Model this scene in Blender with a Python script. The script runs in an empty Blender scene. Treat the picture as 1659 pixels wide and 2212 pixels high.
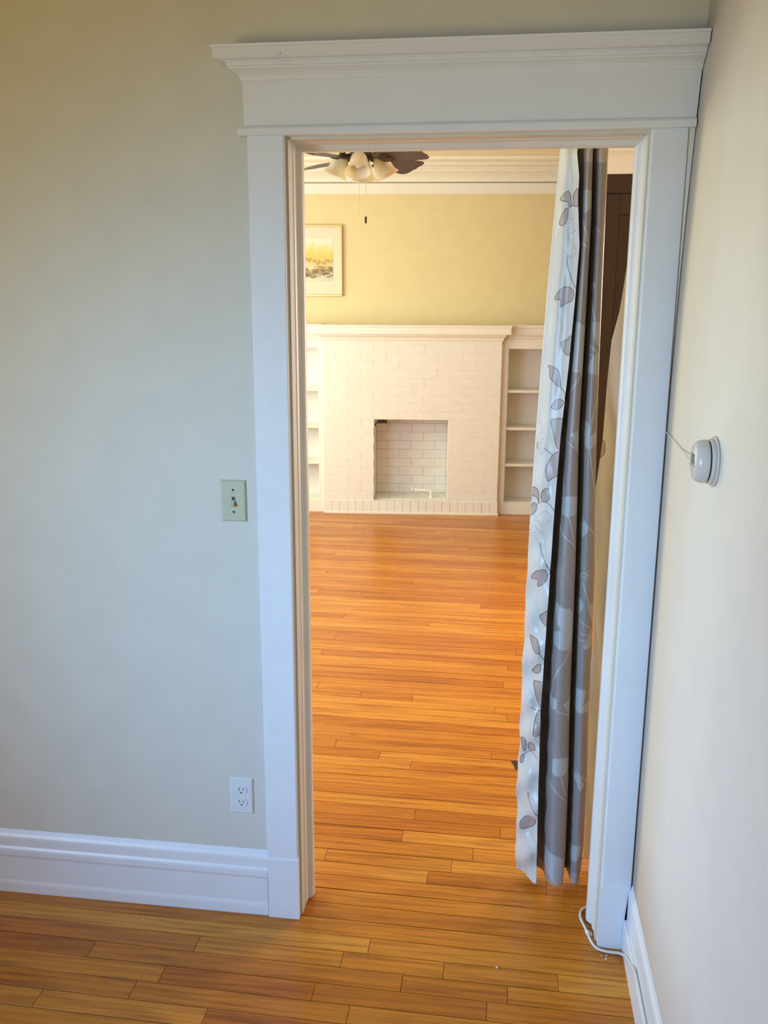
import bpy, bmesh, math, random
import numpy as np
from mathutils import Vector, Matrix

PI = math.pi
scene = bpy.context.scene
COL = scene.collection
rnd = random.Random(7)

# ---------------------------------------------------------------- camera
cam_d = bpy.data.cameras.new('camera')
cam = bpy.data.objects.new('camera', cam_d)
COL.objects.link(cam)
YAW, PITCH, ROLL, FPX = 0.129653, 0.231097, 0.004377, 1950.248250
cy_, sy_ = math.cos(YAW), math.sin(YAW)
cp_, sp_ = math.cos(PITCH), math.sin(PITCH)
fwd = Vector((-sy_ * cp_, cy_ * cp_, -sp_))
rgt = Vector((cy_, sy_, 0))
upv = rgt.cross(fwd)
r2 = rgt * math.cos(ROLL) + upv * math.sin(ROLL)
u2 = -rgt * math.sin(ROLL) + upv * math.cos(ROLL)
M = Matrix((r2, u2, -fwd)).transposed().to_4x4()
M.translation = Vector((0.306857, -2.289961, 1.797559))
cam.matrix_world = M
cam_d.sensor_fit = 'HORIZONTAL'
cam_d.sensor_width = 36.0
cam_d.lens = FPX / 1659.0 * 36.0
cam_d.clip_start = 0.05
scene.camera = cam

# ---------------------------------------------------------------- light
scene.view_settings.view_transform = 'Standard'
scene.view_settings.look = 'None'
scene.view_settings.exposure = 0.0
scene.view_settings.gamma = 1.0
scene.view_settings.use_curve_mapping = False

world = bpy.data.worlds.new('world')
scene.world = world
world.use_nodes = True
world.node_tree.nodes['Background'].inputs[0].default_value = (0.75, 0.85, 1.0, 1)
world.node_tree.nodes['Background'].inputs[1].default_value = 0.02


def area(name, loc, target, sx, sy, power, color, spread=180):
    d = bpy.data.lights.new(name, 'AREA')
    d.shape = 'RECTANGLE'
    d.size, d.size_y = sx, sy
    d.energy = power
    d.color = color
    d.spread = math.radians(spread)
    o = bpy.data.objects.new(name, d)
    COL.objects.link(o)
    o.location = loc
    dv = Vector(target) - Vector(loc)
    o.rotation_euler = dv.to_track_quat('-Z', 'Y').to_euler()
    return o


# near room: tall window behind the camera to the left; skylight falls in and down, an added lamp
# stands in for warm bounce off the floor and ground
area('near_window_sky', (-2.3, -2.7, 1.60), (0.35, -0.1, 0.85), 1.1, 1.1, 12.5, (0.27, 0.68, 1.0), 58)
area('near_window_sky_low', (-2.3, -2.7, 1.60), (0.4, -0.1, 0.45), 1.1, 1.1, 9.0, (0.04, 0.22, 1.0), 60)
area('near_bounce_fill', (-2.3, -2.7, 1.2), (0.6, 0.0, 2.3), 1.1, 0.9, 17.2, (1.0, 0.77, 0.30), 130)
# far room: windows along its left wall; added fill lamps at front and right lift the brick and left jamb
area('far_window_left', (-2.9, 3.3, 1.55), (0.6, 3.6, 1.0), 2.2, 1.7, 98, (0.87, 1.0, 0.72))
area('far_fill_front', (-2.2, 0.45, 1.6), (-0.4, 5.0, 1.3), 1.4, 1.6, 62, (0.48, 0.66, 1.0))
area('far_fill_right', (1.85, 3.0, 1.5), (-0.3, 0.4, 1.2), 1.2, 1.5, 80, (1.0, 0.84, 0.84))

# ---------------------------------------------------------------- helpers


def tag(o, label=None, cat=None, group=None, kind=None):
    if label: o['label'] = label
    if cat: o['category'] = cat
    if group: o['group'] = group
    if kind: o['kind'] = kind
    return o


def empty(name, loc=(0, 0, 0), rz=0.0):
    o = bpy.data.objects.new(name, None)
    o.empty_display_size = 0.05
    COL.objects.link(o)
    o.location = loc
    o.rotation_euler = (0, 0, rz)
    return o


def link(name, me, mat=None, parent=None, smooth=False):
    if mat is not None:
        for m in (mat if isinstance(mat, (list, tuple)) else [mat]):
            me.materials.append(m)
    if smooth:
        me.polygons.foreach_set('use_smooth', [True] * len(me.polygons))
    o = bpy.data.objects.new(name, me)
    COL.objects.link(o)
    if parent is not None:
        o.parent = parent
    return o


def obj(name, bm, mat=None, parent=None, smooth=False):
    bmesh.ops.recalc_face_normals(bm, faces=bm.faces)
    me = bpy.data.meshes.new(name)
    bm.to_mesh(me)
    bm.free()
    return link(name, me, mat, parent, smooth)


def add_box(bm, a, b, bevel=0.0, seg=1):
    t = bmesh.new()
    bmesh.ops.create_cube(t, size=1)
    for v in t.verts:
        v.co = Vector([(a[i] + b[i]) / 2 + v.co[i] * (b[i] - a[i]) for i in range(3)])
    if bevel:
        bmesh.ops.bevel(t, geom=t.edges[:], offset=bevel, segments=seg, affect='EDGES', profile=0.5)
    me = bpy.data.meshes.new('tmp')
    t.to_mesh(me); t.free()
    bm.from_mesh(me)
    bpy.data.meshes.remove(me)
    return bm


def box(a, b, bevel=0.0, seg=1):
    return add_box(bmesh.new(), a, b, bevel, seg)


def add_prism(bm, poly, axis, lo, hi, bias=None):
    """extrude a closed 2D polygon along an axis ('x': poly=(y,z); 'y': poly=(x,z); 'z': poly=(x,y))"""
    def pt(p, t):
        if axis == 'x': return (t, p[0], p[1])
        if axis == 'y': return (p[0], t, p[1])
        return (p[0], p[1], t)
    A = [bm.verts.new(pt(p, lo)) for p in poly]
    B = [bm.verts.new(pt(p, hi if bias is None else hi + bias(p))) for p in poly]
    n = len(poly)
    for i in range(n):
        bm.faces.new((A[i], A[(i + 1) % n], B[(i + 1) % n], B[i]))
    fa = bm.faces.new(A); fb = bm.faces.new(B)
    bmesh.ops.triangulate(bm, faces=[fa, fb])
    return bm


def prism(poly, axis, lo, hi):
    return add_prism(bmesh.new(), poly, axis, lo, hi)


def add_tube(bm, pts, r, seg=8, cap=True):
    pts = [Vector(p) for p in pts]
    rs = r if isinstance(r, (list, tuple)) else [r] * len(pts)
    rings = []
    prev = None
    for i, p in enumerate(pts):
        d = (pts[min(i + 1, len(pts) - 1)] - pts[max(i - 1, 0)]).normalized()
        if prev is None:
            n = d.orthogonal().normalized()
        else:
            n = (prev - d * prev.dot(d))
            n = n.normalized() if n.length > 1e-6 else d.orthogonal().normalized()
        prev = n
        b = d.cross(n)
        rings.append([bm.verts.new(p + (n * math.cos(2 * PI * k / seg) + b * math.sin(2 * PI * k / seg)) * rs[i]) for k in range(seg)])
    for a, b in zip(rings, rings[1:]):
        for k in range(seg):
            bm.faces.new((a[k], a[(k + 1) % seg], b[(k + 1) % seg], b[k]))
    if cap:
        bm.faces.new(rings[0]); bm.faces.new(rings[-1])
    return bm


def spline(pts, n=6):
    """Catmull-Rom through the points"""
    P = [Vector(p) for p in pts]
    P = [P[0] * 2 - P[1]] + P + [P[-1] * 2 - P[-2]]
    out = []
    for i in range(1, len(P) - 2):
        for k in range(n):
            t = k / n
            a, b, c, d = P[i - 1], P[i], P[i + 1], P[i + 2]
            out.append(0.5 * ((2 * b) + (c - a) * t + (2 * a - 5 * b + 4 * c - d) * t * t + (3 * b - a - 3 * c + d) * t ** 3))
    out.append(P[-2])
    return out


def add_lathe(bm, prof, seg=32, mat=None, closed=False):
    """prof: (radius, height) about z; mat: Matrix placing it"""
    rings = []
    for r, h in prof:
        if r < 1e-6:
            rings.append([bm.verts.new((0, 0, h))])
        else:
            rings.append([bm.verts.new((r * math.cos(2 * PI * k / seg), r * math.sin(2 * PI * k / seg), h)) for k in range(seg)])
    for a, b in zip(rings, rings[1:]):
        for k in range(seg):
            k2 = (k + 1) % seg
            if len(a) == 1 and len(b) == 1: continue
            if len(a) == 1: bm.faces.new((a[0], b[k2], b[k]))
            elif len(b) == 1: bm.faces.new((a[k], a[k2], b[0]))
            else: bm.faces.new((a[k], a[k2], b[k2], b[k]))
    if mat is not None:
        vs = [v for rg in rings for v in rg]
        bmesh.ops.transform(bm, matrix=mat, verts=vs)
    return bm


# ---------------------------------------------------------------- materials
class NT:
    def __init__(s, name, rough=0.5, spec=0.5):
        s.m = bpy.data.materials.new(name)
        s.m.use_nodes = True
        s.t = s.m.node_tree
        s.b = s.t.nodes['Principled BSDF']
        s.b.inputs['Roughness'].default_value = rough
        s.b.inputs['Specular IOR Level'].default_value = spec

    def n(s, typ, **kw):
        x = s.t.nodes.new(typ)
        for k, v in kw.items():
            if k in x.inputs.keys():
                x.inputs[k].default_value = v
            else:
                setattr(x, k, v)
        return x

    def l(s, a, b):
        s.t.links.new(a, b)

    def coord(s, kind='Object', scale=(1, 1, 1), rot=(0, 0, 0)):
        if kind == 'Position':
            src = s.n('ShaderNodeNewGeometry').outputs['Position']
        else:
            src = s.n('ShaderNodeTexCoord').outputs[kind]
        mp = s.n('ShaderNodeMapping')
        mp.inputs['Scale'].default_value = scale
        mp.inputs['Rotation'].default_value = rot
        s.l(src, mp.inputs['Vector'])
        return mp.outputs['Vector']

    def noise(s, vec, scale, detail=3, rough=0.5):
        x = s.n('ShaderNodeTexNoise')
        x.inputs['Scale'].default_value = scale
        x.inputs['Detail'].default_value = detail
        x.inputs['Roughness'].default_value = rough
        if vec is not None: s.l(vec, x.inputs['Vector'])
        return x.outputs['Fac']

    def ramp(s, fac, stops):
        x = s.n('ShaderNodeValToRGB')
        e = x.color_ramp.elements
        while len(e) < len(stops): e.new(0.5)
        for i, (p, c) in enumerate(stops):
            e[i].position = p
            e[i].color = (*c, 1) if len(c) == 3 else c
        s.l(fac, x.inputs['Fac'])
        return x.outputs['Color']

    def mix(s, a, b, fac, mode='MIX'):
        x = s.n('ShaderNodeMix', data_type='RGBA', blend_type=mode)
        for v, i in ((a, 6), (b, 7)):
            if isinstance(v, tuple): x.inputs[i].default_value = (*v, 1)
            else: s.l(v, x.inputs[i])
        if isinstance(fac, (int, float)): x.inputs[0].default_value = fac
        else: s.l(fac, x.inputs[0])
        return x.outputs[2]

    def color(s, c):
        if isinstance(c, tuple): s.b.inputs['Base Color'].default_value = (*c, 1)
        else: s.l(c, s.b.inputs['Base Color'])

    def bump(s, h, strength=0.2, dist=0.001):
        x = s.n('ShaderNodeBump')
        x.inputs['Strength'].default_value = strength
        x.inputs['Distance'].default_value = dist
        s.l(h, x.inputs['Height'])
        s.l(x.outputs['Normal'], s.b.inputs['Normal'])


def painted(name, col, rough=0.5, var=0.05, bump=0.25, dirt=None, scale=9.0):
    k = NT(name, rough)
    v = k.coord('Position')
    n1 = k.noise(v, scale, 4)
    c2 = tuple(c * (1 - var * 2) for c in col)
    c = k.ramp(n1, [(0.3, c2), (0.7, col)])
    if dirt:
        sp = k.noise(v, 46, 5, 0.6)
        f = k.ramp(sp, [(0.0, (1, 1, 1)), (0.235, (1, 1, 1)), (0.275, (0, 0, 0))])
        c = k.mix(c, dirt, f)
    k.color(c)
    fine = k.noise(v, 260, 3)
    big = k.noise(v, 22, 3)
    h = k.n('ShaderNodeMath', operation='ADD')
    k.l(fine, h.inputs[0]); k.l(big, h.inputs[1])
    k.bump(h.outputs[0], bump, 0.0015)
    return k.m


def plain(name, col, rough=0.5, metal=0.0, var=0.06, bump=0.1, scale=60):
    k = NT(name, rough)
    k.b.inputs['Metallic'].default_value = metal
    v = k.coord('Object')
    n1 = k.noise(v, scale, 3)
    k.color(k.ramp(n1, [(0.3, tuple(c * (1 - var) for c in col)), (0.7, col)]))
    k.bump(n1, bump, 0.0005)
    return k.m


MAT = {}
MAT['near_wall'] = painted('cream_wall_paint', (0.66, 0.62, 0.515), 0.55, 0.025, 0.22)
MAT['right_wall'] = painted('cream_wall_paint_lit', (0.84, 0.765, 0.65), 0.5, 0.02, 0.15)  # lighter copy of the cream paint: window-facing brightness put into the colour
MAT['trim'] = painted('white_trim_paint', (0.78, 0.77, 0.75), 0.33, 0.02, 0.22, dirt=(0.30, 0.29, 0.26))
MAT['jamb'] = painted('white_jamb_paint', (0.76, 0.73, 0.66), 0.33, 0.03, 0.25)
MAT['dark_gap'] = plain('dark_gap', (0.03, 0.022, 0.015), 0.9)
MAT['yellow'] = painted('yellow_wall_paint', (0.79, 0.655, 0.38), 0.6, 0.02, 0.15)
MAT['far_white'] = painted('warm_white_paint', (0.86, 0.82, 0.76), 0.4, 0.01, 0.2)
MAT['brick'] = painted('white_painted_brick', (0.85, 0.81, 0.77), 0.45, 0.02, 0.9, scale=14)
MAT['mortar'] = painted('white_painted_mortar', (0.74, 0.69, 0.61), 0.6, 0.04, 0.6)
MAT['ceiling'] = painted('ceiling_paint', (0.84, 0.78, 0.64), 0.6, 0.02, 0.1)
MAT['ivory'] = plain('ivory_plastic', (0.52, 0.53, 0.37), 0.35, 0, 0.08)
MAT['white_plastic'] = plain('white_plastic', (0.70, 0.70, 0.68), 0.35)
MAT['black'] = plain('black_slot', (0.008, 0.008, 0.008), 0.5)
MAT['brass'] = plain('brass', (0.55, 0.40, 0.16), 0.3, 0.9)
MAT['gold'] = plain('gold_frame', (0.80, 0.62, 0.27), 0.3, 0.6)
MAT['iron'] = plain('dark_bronze', (0.055, 0.04, 0.025), 0.4, 0.6)
MAT['cord'] = plain('white_cord', (0.72, 0.68, 0.62), 0.4)
MAT['grey_window'] = plain('grey_dial_window', (0.30, 0.28, 0.24), 0.15)


def wood_floor():
    k = NT('oak_plank', 0.28, 0.42)
    info = k.n('ShaderNodeObjectInfo')
    rn = info.outputs['Random']
    geo = k.n('ShaderNodeNewGeometry').outputs['Position']
    off = k.n('ShaderNodeCombineXYZ')
    mu = k.n('ShaderNodeMath', operation='MULTIPLY'); mu.inputs[1].default_value = 57.0
    k.l(rn, mu.inputs[0]); k.l(mu.outputs[0], off.inputs[0]); k.l(mu.outputs[0], off.inputs[2])
    ad = k.n('ShaderNodeVectorMath', operation='ADD')
    k.l(geo, ad.inputs[0]); k.l(off.outputs[0], ad.inputs[1])
    mp = k.n('ShaderNodeMapping'); mp.inputs['Scale'].default_value = (1.4, 26, 26)
    k.l(ad.outputs[0], mp.inputs['Vector'])
    g1 = k.noise(mp.outputs['Vector'], 2.2, 6, 0.62)
    mp2 = k.n('ShaderNodeMapping'); mp2.inputs['Scale'].default_value = (1.1, 9, 9)
    k.l(ad.outputs[0], mp2.inputs['Vector'])
    wv = k.n('ShaderNodeTexWave', wave_type='BANDS', bands_direction='Y')
    wv.inputs['Scale'].default_value = 1.6
    wv.inputs['Distortion'].default_value = 9.0
    wv.inputs['Detail'].default_value = 3
    wv.inputs['Detail Scale'].default_value = 0.8
    k.l(mp2.outputs['Vector'], wv.inputs['Vector'])
    base = k.ramp(rn, [(0.0, (0.50, 0.150, 0.009)), (0.35, (0.59, 0.200, 0.014)), (0.7, (0.645, 0.238, 0.019)), (1.0, (0.72, 0.30, 0.033))])
    c = k.mix(base, k.ramp(g1, [(0.30, (0.50, 0.38, 0.30)), (0.56, (1, 1, 1))]), 0.85, 'MULTIPLY')
    c = k.mix(c, k.ramp(wv.outputs['Fac'], [(0.0, (0.66, 0.56, 0.46)), (0.30, (1, 1, 1))]), 0.5, 'MULTIPLY')
    # knots and worn dark spots
    mp3 = k.n('ShaderNodeMapping'); mp3.inputs['Scale'].default_value = (6, 14, 14)
    k.l(ad.outputs[0], mp3.inputs['Vector'])
    kn = k.noise(mp3.outputs['Vector'], 1.0, 2)
    c = k.mix(c, (0.20, 0.085, 0.02), k.ramp(kn, [(0.0, (1, 1, 1)), (0.19, (0.85, 0.85, 0.85)), (0.25, (0, 0, 0))]))
    k.color(c)
    rr = k.ramp(g1, [(0.2, (0.36, 0.36, 0.36)), (0.7, (0.24, 0.24, 0.24))])
    k.l(rr, k.b.inputs['Roughness'])
    k.bump(g1, 0.12, 0.0008)
    return k.m


MAT['plank'] = wood_floor()


def dark_wood():
    k = NT('dark_stained_wood', 0.3)
    v = k.coord('Position', (8, 8, 1.0))
    g = k.noise(v, 3, 5, 0.6)
    k.color(k.ramp(g, [(0.3, (0.012, 0.005, 0.0025)), (0.7, (0.034, 0.011, 0.005))]))
    k.bump(g, 0.15, 0.001)
    return k.m


MAT['dark_wood'] = dark_wood()


def blade_wood():
    k = NT('fan_blade_wood', 0.45)
    v = k.coord('Object', (30, 2, 4))
    g = k.noise(v, 4, 5, 0.6)
    k.color(k.ramp(g, [(0.3, (0.030, 0.014, 0.006)), (0.7, (0.062, 0.030, 0.014))]))
    k.bump(g, 0.15, 0.0006)
    return k.m


MAT['blade'] = blade_wood()


def frosted():
    k = NT('frosted_alabaster_glass', 0.4)
    v = k.coord('Object')
    g = k.noise(v, 26, 4)
    k.color(k.ramp(g, [(0.3, (0.80, 0.70, 0.47)), (0.7, (0.88, 0.82, 0.64))]))
    k.b.inputs['Subsurface Weight'].default_value = 0.0
    # thin glass lets some light through
    tr = k.n('ShaderNodeBsdfTranslucent')
    tr.inputs['Color'].default_value = (0.85, 0.76, 0.52, 1)
    mx = k.n('ShaderNodeMixShader'); mx.inputs[0].default_value = 0.45
    k.l(k.b.outputs[0], mx.inputs[1]); k.l(tr.outputs[0], mx.inputs[2])
    out = k.t.nodes['Material Output']
    k.l(mx.outputs[0], out.inputs['Surface'])
    return k.m


MAT['glass'] = frosted()

# ================================================================ SETTING
XR = 0.713          # right wall of the near room
WY0, WY1 = 0.020, 0.132   # the wall between the two rooms
# far wall frame: origin and direction
FY, FT = 5.273120, 0.080768
FA = math.atan(FT)
FAR = Matrix.Translation((0, FY, 0)) @ Matrix.Rotation(FA, 4, 'Z')   # local x along the wall, local y away from the camera


def far_y(x, off=0.0):
    return FY + FT * x - off


def xwall(z):
    t = max(0.0, z - 1.45)
    return XR + 0.022 * t * t / 0.9


# floor --------------------------------------------------------------
sub = obj('floor', box((-3.05, -3.6, -0.06), (2.0, 6.2, -0.005)), MAT['dark_gap'])
tag(sub, 'orange oak strip floor running through both rooms', 'floor', kind='structure')

SL = -0.015
anch = [(-0.445, -8), (-0.380, -7), (-0.314, -6), (-0.249, -5), (-0.184, -4), (-0.120, -3), (-0.056, -2), (0.012, -1),
        (0.081, 0), (0.150, 1), (0.220, 2), (0.287, 3), (0.356, 4), (0.431, 5), (0.500, 6), (0.570, 7), (0.640, 8),
        (0.916, 12), (0.983, 13), (1.050, 14), (1.118, 15), (1.956, 27), (2.024, 28), (2.516, 35), (2.584, 36), (2.876, 40),
        (2.947, 41), (3.013, 42), (3.550, 50), (3.615, 51)]
ys = [a for a, b in anch]; ks = [b for a, b in anch]


def ybound(k):
    if k < -8: return -0.445 + (k + 8) * 0.066
    if k > 51: return 3.615 + (k - 51) * 0.0665
    return float(np.interp(k, ks, ys))


JO = [(-.018, -.085), (-.086, -.151), (.2, -.152), (.09, -.215), (.374, -.22), (.32, -.284), (-.14, -.28), (.51, -.159),
      (-.797, -.212), (-.508, -.146), (-.563, -.28), (-.857, -.405), (-.4, -.403), (-.035, -.345), (-.62, -.345),
      (-.818, 4.963), (-.557, 4.903), (-.852, 4.7), (-.755, 4.517), (-.193, 4.66), (-.358, 4.561), (-.1, 4.478),
      (-.716, 4.397), (-.012, 4.411), (-.627, 4.027), (.099, 4.176), (-.862, 3.941), (.004, 3.912), (-.634, 3.634),
      (-.838, 3.493), (.445, 3.869), (-.058, 3.588), (.43, 3.534), (-.235, 3.333), (.278, 3.334), (-.806, 3.086),
      (-.524, 3.047), (-.042, 2.976), (.22, 2.909), (-.566, 2.607), (-.063, 2.553), (-.555, 2.262), (-.587, 2.054),
      (.422, 2.204), (.378, 1.99), (.358, 1.768), (-.523, 1.647), (-.304, 1.567), (-.06, 1.551), (.319, 1.494),
      (.376, 1.426), (-.333, 1.094), (.312, 1.077), (-.138, 1.019), (-.005, .95), (.045, .606), (.35, .526), (.016, .466),
      (-.225, .33), (.261, .39), (.193, .321), (.121, .254), (.495, .23)]
K0, K1 = -56, 81
rows = {}
for x, y in JO:
    yr = y - SL * (x - 0.1)
    for k in range(K0, K1):
        if ybound(k) <= yr < ybound(k + 1):
            rows.setdefault(k, []).append(x)


def plank_mesh(bm, x0, x1, ya, yb, dz=0.0):
    g = 0.0009 + 0.0008 * rnd.random() ** 2
    e = 0.0008
    x0 += 0.0006; x1 -= 0.0006; ya += g; yb -= g
    def sk(x): return SL * (x - 0.1)
    lo, mid, hi = -0.012, -0.0008 + dz, dz
    rings = []
    for z, i in ((lo, 0), (mid, 0), (hi, e)):
        rings.append([bm.verts.new((x, y + sk(x), z)) for x, y in ((x0 + i, ya + i), (x1 - i, ya + i), (x1 - i, yb - i), (x0 + i, yb - i))])
    for a, b in zip(rings, rings[1:]):
        for q in range(4):
            bm.faces.new((a[q], a[(q + 1) % 4], b[(q + 1) % 4], b[q]))
    bm.faces.new(rings[2])


def in_view(x0, x1, ya, yb):
    if yb < -0.56: return False
    if ya < 0.0: return x1 > -1.25 and x0 < 0.72
    yc = (ya + yb) / 2
    xl = -0.235 - 0.245 * (yc - 0.12)
    return x1 > xl and x0 < 0.66


rest = bmesh.new()
nplank = 0
for k in range(K0, K1):
    ya, yb = ybound(k), ybound(k + 1)
    if yb > 5.75: break
    yc = (ya + yb) / 2
    xmin, xmax = (-2.98, 0.705) if yc < 0.03 else (-2.98, 1.9)
    if yc < 0.0:
        vis = (-1.2, 0.72)
    else:
        vis = (-0.235 - 0.245 * (yc - 0.12), 0.50)
    js = sorted(rows.get(k, []))
    lo = js[0] if js else vis[0] - 0.02
    hi = js[-1] if js else vis[1] + 0.05
    if not js: lo -= rnd.uniform(0.0, 0.5); hi += rnd.uniform(0.0, 0.4); js = [lo, hi]
    x = js[0]
    while True:
        x -= rnd.uniform(0.55, 1.5)
        if x > vis[0] and k in rows: x = vis[0] - rnd.uniform(0.03, 0.3)
        if x < xmin + 0.2: break
        js.insert(0, x)
    x = js[-1]
    while True:
        x += rnd.uniform(0.55, 1.5)
        if x < vis[1] + .05 and k in rows: x = vis[1] + rnd.uniform(0.05, 0.3)
        if x > xmax - 0.2: break
        js.append(x)
    js = [xmin] + [j for j in js if xmin + 0.1 < j < xmax - 0.08] + [xmax]
    for a, b in zip(js, js[1:]):
        dz = rnd.uniform(-0.0007, 0.0)
        if nplank < 300 and in_view(a, b, ya, yb):
            bm = bmesh.new()
            plank_mesh(bm, a, b, ya, yb, dz)
            obj('plank', bm, MAT['plank'], sub)
            nplank += 1
        else:
            plank_mesh(rest, a, b, ya, yb, dz)
tag(obj('outlying_planks', rest, MAT['plank'], sub), kind='stuff')

# wall with the doorway -------------------------------------------------
OX0, OX1, OZ = -0.236, 0.623, 2.178      # rough opening
bm = bmesh.new()
for a, b in (((-3.05, WY0, 0), (OX0, WY1, 3.0)), ((OX1, WY0, 0), (2.0, WY1, 3.0)), ((OX0, WY0, OZ), (OX1, WY1, 3.0))):
    add_box(bm, a, b)
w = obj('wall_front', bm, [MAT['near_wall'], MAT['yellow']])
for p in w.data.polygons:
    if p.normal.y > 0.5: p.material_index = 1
tag(w, kind='structure')

# right wall of the near room, very slightly bowed plaster
bm = bmesh.new()
zs = [0, 0.5, 1.0, 1.4] + [1.5 + 0.1 * i for i in range(12)] + [2.95]
yy = [-3.6 + 0.4 * i for i in range(9)] + [WY0 - 0.0]
G = [[bm.verts.new((xwall(z), y, z)) for y in yy] for z in zs]
for i in range(len(zs) - 1):
    for j in range(len(yy) - 1):
        bm.faces.new((G[i][j], G[i][j + 1], G[i + 1][j + 1], G[i + 1][j]))
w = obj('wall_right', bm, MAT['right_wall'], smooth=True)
md = w.modifiers.new('thickness', 'SOLIDIFY'); md.thickness = 0.08; md.offset = -1
for p in w.data.polygons:
    if p.normal.x > 0: p.flip()
tag(w, kind='structure')

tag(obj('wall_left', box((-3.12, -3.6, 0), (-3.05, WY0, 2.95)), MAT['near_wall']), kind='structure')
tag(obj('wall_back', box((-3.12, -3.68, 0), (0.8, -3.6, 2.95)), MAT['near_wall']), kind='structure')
tag(obj('ceiling', box((-3.12, -3.68, 2.95), (0.85, WY0, 3.0)), MAT['ceiling']), kind='structure')

# far room shell
tag(obj('wall_far_left', box((-3.12, WY1, 0), (-3.05, 6.0, 3.0)), MAT['yellow']), kind='structure')
tag(obj('wall_far_right', box((1.95, WY1, 0), (2.02, 6.0, 3.0)), MAT['yellow']), kind='structure')
bm = box((-3.2, 0.30, 0.95), (2.2, 0.38, 3.0))
add_box(bm, (-3.2, 0.30, 0), (-0.80, 0.38, 0.95))
add_box(bm, (-0.10, 0.30, 0), (2.2, 0.38, 0.95))
wf = obj('wall_far', bm, MAT['yellow'])
wf.matrix_world = FAR
tag(wf, kind='structure')
CEIL = 2.84
tag(obj('ceiling_far', box((-3.1, WY1, CEIL), (2.0, 6.1, CEIL + 0.06)), MAT['ceiling']), kind='structure')

# trim: left and right casings -------------------------------------------
HZ = 2.186


def jamb_poly(mirror=False):
    p = [(-0.262, 0.012), (-0.2415, 0.012), (-0.2405, 0.030), (-0.2370, 0.035), (-0.2365, 0.060), (-0.2335, 0.065),
         (-0.2325, 0.088), (-0.2290, 0.092), (-0.2235, 0.097), (-0.2195, 0.104), (-0.2185, 0.118), (-0.2200, 0.128),
         (-0.2240, 0.135), (-0.262, 0.135)]
    if mirror: p = [(0.387 - x, y) for x, y in p][::-1]
    return p


def casing(name, mirror, label):
    root = empty(name, (0, 0, 0))
    tag(root, label, 'door casing', kind='structure')
    fx = (lambda x: 0.387 - x) if mirror else (lambda x: x)
    out = -0.333
    if mirror: out = 0.387 - 0.7105
    poly = [(out, 0.020), (out, 0.0015), (out + 0.0015, 0.0), (-0.2445, 0.0), (-0.2425, 0.0015), (-0.2425, 0.014), (-0.250, 0.020)]
    poly = [(fx(x), y) for x, y in poly]
    obj('casing_board', prism(poly, 'z', 0.0, HZ), MAT['trim'], root)
    obj('fluted_jamb', prism(jamb_poly(mirror), 'z', 0.004, HZ - 0.0), MAT['jamb'], root)
    a, b = sorted((fx(out - 0.0 + 0.0005), fx(-0.2405)))
    bm = prism([(-0.0035, 0.0), (-0.0035, 0.195), (0.0008, 0.2005), (0.015, 0.2005), (0.015, 0.0)], 'x', a, b)
    obj('plinth_block', bm, MAT['trim'], root)
    # casing on the far side of the wall
    poly = [(fx(x), y) for x, y in ((-0.333, WY1), (-0.333, WY1 + 0.02), (-0.236, WY1 + 0.02), (-0.236, WY1))]
    obj('back_casing', prism(poly, 'z', 0.0, HZ), MAT['jamb'], root)
    return root


def scribe():
    bm = bmesh.new()
    zs_ = [0.0, 1.45] + [1.6 + 0.1 * i for i in range(6)] + [HZ]
    A_ = [[bm.verts.new(p) for p in ((0.7100, 0.0035, z), (xwall(z) - 0.0012, 0.0035, z), (xwall(z) - 0.0012, 0.0199, z), (0.7100, 0.0199, z))] for z in zs_]
    for p, q in zip(A_, A_[1:]):
        for i in range(4): bm.faces.new((p[i], p[(i + 1) % 4], q[(i + 1) % 4], q[i]))
    bm.faces.new(A_[0]); bm.faces.new(A_[-1])
    return bm


casing('trim_1', False, 'white casing and fluted jamb on the left side of the doorway')
t2 = casing('trim_2', True, 'white casing and fluted jamb on the right side of the doorway, against the side wall')
obj('scribe_strip', scribe(), MAT['right_wall'], t2)

# header: head jamb, bead, frieze board, crown, cap
hd = empty('trim_3', (0, 0, 0))
tag(hd, 'white doorway header with frieze board and crown cap moulding', 'door header', kind='structure')
HL, HR = -0.340, 0.712
hp = [(y, HZ - (x + 0.2425) * 1.0) for x, y in jamb_poly()]
hp = [(y, min(z, OZ + 0.002) if x_ else z) for (y, z), x_ in zip(hp, [1] * len(hp))]
hp = [(0.012, HZ - 0.0), (0.012, HZ - 0.002), (0.030, HZ - 0.003), (0.035, HZ - 0.0065), (0.060, HZ - 0.007), (0.065, HZ - 0.010),
      (0.088, HZ - 0.011), (0.092, HZ - 0.0145), (0.097, HZ - 0.020), (0.104, HZ - 0.024), (0.118, HZ - 0.025), (0.128, HZ - 0.0235),
      (0.135, HZ - 0.0195), (0.135, HZ)]
obj('head_jamb', prism(hp, 'x', -0.262, 0.649), MAT['jamb'], hd)
obj('head_bead', prism([(0.02, 2.184), (-0.010, 2.184), (-0.0135, 2.188), (-0.0135, 2.199), (-0.010, 2.204), (0.02, 2.204)], 'x', HL - 0.012, xwall(2.19) - 0.0022), MAT['trim'], hd)
obj('frieze_board', prism([(HL, 2.2035), (xwall(2.2035) - 0.0022, 2.2035), (xwall(2.318) - 0.0022, 2.318), (HL, 2.318)], 'y', 0.0, 0.02), MAT['trim'], hd)
prof = [(0.0, 2.306), (0.004, 2.310), (0.006, 2.316), (0.011, 2.3225), (0.019, 2.328), (0.026, 2.331), (0.0265, 2.3345),
        (0.031, 2.336), (0.031, 2.3425), (0.036, 2.3455), (0.036, 2.351)]


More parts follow.
